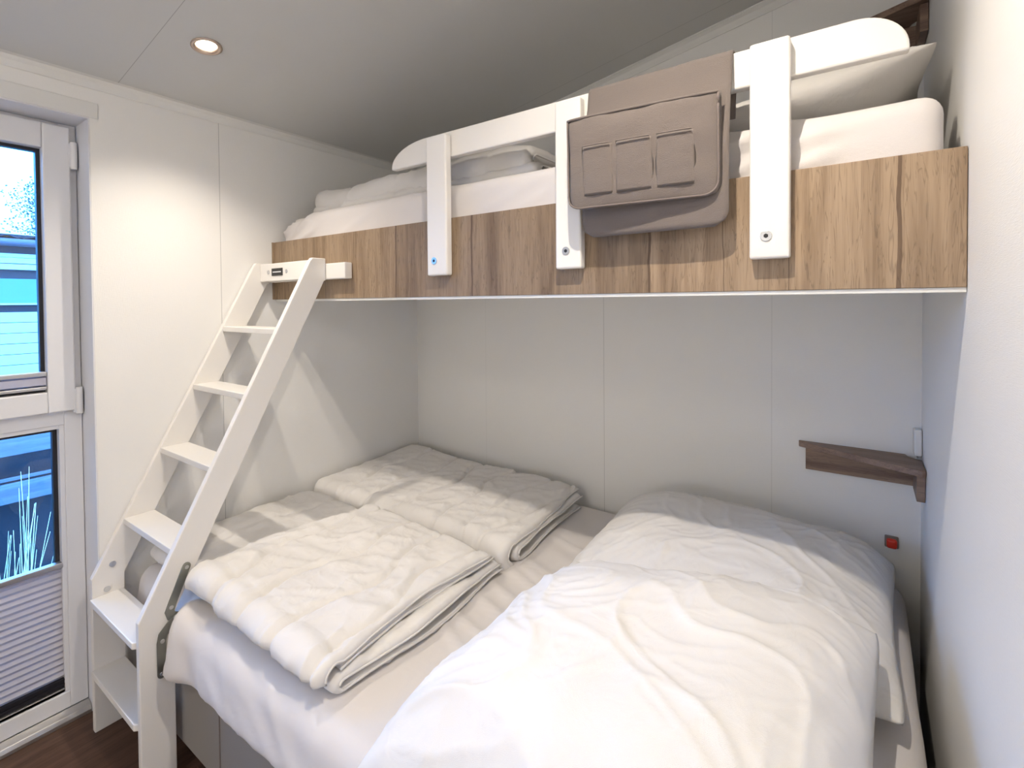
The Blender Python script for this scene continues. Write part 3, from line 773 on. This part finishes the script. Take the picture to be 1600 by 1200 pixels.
for z in (.198, .420, .640, .843, 1.043, 1.242):
    f = front_y(z) - (.006 if z < ZB else 0); k = back_y(z) - .004
    pts = [(.0245, k), (.3775, k), (.3775, f + .012), (.366, f), (.0245, f)] if z < .5 else [(.0245, k), (.3775, k), (.3775, f), (.0245, f)]
    obj('tread', prism(pts, z - .019, z, 'z'), M_white, ld, bevel=.002)
obj('crossbar', box(.0245, .3775, -.862, -.843, 1.411, 1.479), M_white, ld, bevel=.003)
mb = obj('mounting_bar', box(.010, .505, -.8235, -.7930, 1.410, 1.466), M_white, ld, bevel=.003)
la = obj('latch', box(.113, .186, -.8645, -.8615, 1.431, 1.459), M_dark, ld, label='small dark latch plate')
obj('latch_slot', box(.122, .178, -.8655, -.8642, 1.443, 1.447), M_pvc, la)
for x in (.088, .212): obj('screw', cyl((x, -.8633, 1.446), .0075, .003, 'y', 20), M_screw, ld, bevel=.0006)
for y, z in ((-1.349, .507), (-1.364, .434)): obj('screw', cyl((.0248, y, z), .009, .004, 'x', 20), M_screw, ls)
# fold hinge: two cranked steel plates on the outer face of the right stringer
def plate(cpts, w, x0, x1):
    L = []; Rr = []; n = len(cpts); V = [Vector(p) for p in cpts]
    for i in range(n):
        t = (V[min(i + 1, n - 1)] - V[max(i - 1, 0)]).normalized(); nr = Vector((-t.y, t.x)); ww = w[i] if isinstance(w, list) else w
        L.append(tuple(V[i] + nr * ww / 2)); Rr.append(tuple(V[i] - nr * ww / 2))
    def cap(c, t, ww, sgn):
        a0 = math.atan2(t.y, t.x); return [(c.x + ww / 2 * math.cos(a0 + sgn * math.pi / 2 - sgn * math.pi * k / 6), c.y + ww / 2 * math.sin(a0 + sgn * math.pi / 2 - sgn * math.pi * k / 6)) for k in range(1, 6)]
    wv = w if isinstance(w, list) else [w] * n
    end = cap(V[-1], (V[-1] - V[-2]).normalized(), wv[-1], 1)
    st = cap(V[0], (V[0] - V[1]).normalized(), wv[0], 1)
    return prism(L + end + Rr[::-1] + st, x0, x1, 'x')
hg = obj('hinge_plate', plate([(-1.286, .585), (-1.300, .552), (-1.322, .500), (-1.330, .478), (-1.326, .464), (-1.312, .456)], [.022, .022, .022, .024, .024, .024], .3985, .4015), M_metal, rs, bevel=.0006)
hg2 = obj('hinge_plate', plate([(-1.352, .318), (-1.352, .36), (-1.352, .405), (-1.348, .424), (-1.332, .440), (-1.314, .455)], [.022, .022, .022, .024, .024, .024], .4017, .4047), M_metal, rs, bevel=.0006)
for (y, z, x) in ((-1.286, .583, .402), (-1.326, .488, .402), (-1.350, .408, .4055), (-1.352, .320, .4055)):
    obj('screw', cyl((x, y, z), .0055, .003, 'x', 16), M_screw, rs, bevel=.0006)
obj('pivot', cyl((.4065, -1.315, .456), .0085, .006, 'x', 20), M_screw, rs, bevel=.0015)

# ---------------------------------------------------------------- corner shelves
def corner_shelf(z, label):
    t = thing('corner_shelf', label, 'shelf', (2.0, -.05, z - .08))
    # triangular board with a cut for the cable at the wall corner
    obj('shelf_board', prism([(1.785, -.0015), (2.062, -.0015), (2.070, -.030), (2.085, -.045), (2.0985, -.048), (2.0985, -.165), (2.090, -.168), (1.787, -.016)], z - .018, z, 'z'), M_shelf, t, bevel=.0015)
    obj('wall_batten', box(1.806, 2.094, -.018, -.0015, z - .088, z - .0185), M_shelf, t, bevel=.001)
    obj('wall_batten', box(2.080, 2.0985, -.145, -.019, z - .092, z - .0185), M_shelf, t, bevel=.001)
    return t
corner_shelf(.860, 'small dark wood corner shelf on the back wall above the lower pillows')
corner_shelf(2.135, 'dark wood corner shelf high up above the upper bunk pillow')
so = thing('wall_socket', 'white socket on the right wall just above the lower corner shelf', 'socket', (2.09, -.026, .862))
obj('cover', box(2.080, 2.0988, -.047, -.005, .868, .945), M_plug, so, bevel=.004)
obj('cable', tube([(2.088, -.026, .869), (2.088, -.026, .855), (2.086, -.027, .838), (2.088, -.030, .80)], .004, 8), M_plug, so, smooth=True)
rd = thing('switch', 'small red switch glimpsed in the back corner beside the pillow', 'switch', (2.03, -.01, .58))
obj('cover', box(2.014, 2.048, -.012, -.0012, .571, .606), M_greyd, rd, bevel=.003)
obj('rocker', box(2.018, 2.044, -.030, -.012, .575, .602), M_red, rd, bevel=.006, segs=3, label='red rocker')

# ---------------------------------------------------------------- outside
M_soil = plain('soil', (0.05, 0.05, 0.055), 0.9, bump=1, bscale=20)
M_fence = wood_mat('weathered_fence', (0.10, 0.115, 0.14), (0.17, 0.19, 0.22), 'Y')
M_fdark = plain('dark_board', (0.012, 0.012, 0.018), 0.7, bump=.6, bscale=60)
M_siding = plain('white_siding', (0.42, 0.45, 0.44), 0.5, bump=.6, bscale=15)
M_roof = plain('roof_sheet', (0.05, 0.06, 0.085), 0.5)
M_hglass = plain('house_window', (0.08, 0.20, 0.20), 0.08)
M_straw = plain('straw', (0.85, 0.76, 0.45), 0.7)
M_leaf = plain('foliage', (0.07, 0.09, 0.10), 0.8)
M_bark = plain('bark', (0.10, 0.09, 0.09), 0.9)
struct('floor_2', box(-26, -.2, -14, 12, -.42, -.32), M_soil)
fe = thing('slat_fence', 'blue grey horizontal board fence outside the window', 'fence', (-2.0, -1.2, -.32))
for z0, z1 in ((.475, .59), (.332, .348), (.205, .318)):
    obj('board', box(-2.01, -1.985, -3.6, .8, z0, z1), M_fence, fe, bevel=.002)
for y in (-3.5, -2.3, .1): obj('post', box(-2.08, -2.012, y, y + .08, -.32, .66), M_fdark, fe)
obj('backing_board', box(-2.12, -2.085, -3.6, .8, -.32, .72), M_fdark, fe)
X = -3.0
ho = thing('chalet', 'white boarded holiday chalet with low metal roof seen through the upper pane', 'house', (X - 1.5, -1.0, -.32))
def hz(z): return z
b = bmesh.new(); z = -.32; 
obj('wall', box(X - 3, X - .03, -4.2, 1.4, -.32, 1.84), M_fdark, ho)
b = bmesh.new(); z = .60
while z < 1.25: bx(b, X - .03, X, -4.2, 1.4, z, z + .0725); z += .076
bx(b, X - .03, X, -4.2, 1.4, 1.585, 1.625); bx(b, X - .03, X, -4.2, 1.4, 1.63, 1.67); bx(b, X - .03, X, -4.2, 1.4, 1.672, 1.70)
obj('siding', b, M_siding, ho, bevel=.002)
obj('window_band', box(X - .028, X - .006, -4.2, 1.4, 1.345, 1.52), M_hglass, ho)
for k in range(6): obj('mullion', box(X - .03, X - .002, -4.0 + k * .9, -3.96 + k * .9, 1.26, 1.345), M_roof, ho)
obj('window_sill', box(X - .03, X + .02, -4.2, 1.4, 1.333, 1.346), M_siding, ho)
obj('gutter', cyl((X + .05, -1.4, 1.775), .028, 5.6, 'y', 16), M_roof, ho)
# corrugated sheet roof
b = bmesh.new(); n = 180; A = []; B2 = []
for k in range(n + 1):
    y = -4.3 + 5.8 * k / n; w2 = .010 * math.sin(y * 40)
    A.append(b.verts.new((X + .06, y, 1.815 + w2))); B2.append(b.verts.new((X - 1.6, y, 1.915 + w2)))
for k in range(n): b.faces.new((A[k], A[k + 1], B2[k + 1], B2[k]))
bmesh.ops.solidify(b, geom=b.faces[:], thickness=.004)
obj('roof_sheet', b, M_roof, ho, smooth=True)
obj('roof_ridge', box(X - 1.68, X - 1.5, -4.3, 1.5, 1.90, 2.00), M_siding, ho, bevel=.01)
# dry grass stalks by the window
def stalk(bm, x, y, h, lx, ly, r=.0018, rb=None):
    tube([(x + lx * (k / 6) ** 1.5, y + ly * (k / 6) ** 1.3, -.32 + h * k / 6) for k in range(7)], [r * (1 - .7 * k / 6) for k in range(7)], 5, bm)
for gi, (gx, gy, lab) in enumerate(((-1.00, -1.425, 'tuft of pale dry grass standing outside the lower pane above the raised blind'), (-1.00, -1.78, 'tuft of pale dry grass outside the window, beyond the left edge of the photo'))):
    bm = bmesh.new()
    for k in range(46):
        ly = random.gauss(0, .09)
        stalk(bm, gx + random.uniform(-.05, .05), gy + random.uniform(-.07, .07), random.uniform(.55, .78) if k % 4 else random.uniform(.78, .98), random.uniform(-.08, .08), max(min(ly, .16), -.16), random.uniform(.0016, .0030))
    tag(obj('dry_grass', bm, M_straw, loc=(gx, gy, -.32), smooth=True), lab, 'grass')
# misty trees beyond the chalet
def tree(x, y, h, label, seed):
    rnd = random.Random(seed); t = thing('tree', label, 'tree', (x, y, -.32), group='bare misty trees beyond the chalet')
    bm = tube([(x, y, -.32), (x + .05, y, h * .4), (x, y + .05, h * .8)], [.14, .10, .04], 8)
    tw = []
    for k in range(46):
        z = h * rnd.uniform(.3, .9); a = rnd.uniform(0, 6.28); l = rnd.uniform(.5, 1.3) * (1.2 - z / h)
        p0 = Vector((x, y, z)); p1 = p0 + Vector((math.cos(a) * l, math.sin(a) * l, l * .7)); tube([p0, (p0 + p1) / 2 + Vector((0, 0, .05)), p1], [.03, .02, .008], 5, bm); tw.append(p1)
        tw.append((p0 + p1) / 2)
    obj('trunk', bm, M_bark, t)
    bm = bmesh.new()
    for p in tw:
        for k in range(110):
            q = p + Vector([rnd.gauss(0, .22) for _ in range(3)]); s = rnd.uniform(.018, .034)
            e1 = Vector([rnd.uniform(-1, 1) for _ in range(3)]).normalized() * s; e2 = e1.cross(Vector([rnd.uniform(-1, 1) for _ in range(3)])).normalized() * s * .6
            bm.faces.new([bm.verts.new(q + e1), bm.verts.new(q + e2), bm.verts.new(q - e1), bm.verts.new(q - e2)])
    obj('foliage', bm, M_leaf, t)
for i, (x, y, h) in enumerate(((-11.5, -4.6, 3.9), (-11.8, -1.6, 4.1), (-12.2, 1.3, 3.9), (-11.2, 4.2, 3.7))):
    tree(x, y, h, ['leftmost misty tree beyond the chalet, outside the photo frame', 'misty leafy tree seen above the chalet roof through the upper pane', 'misty tree beyond the chalet, hidden behind the window frame', 'rightmost misty tree beyond the chalet, behind the room wall'][i], i)
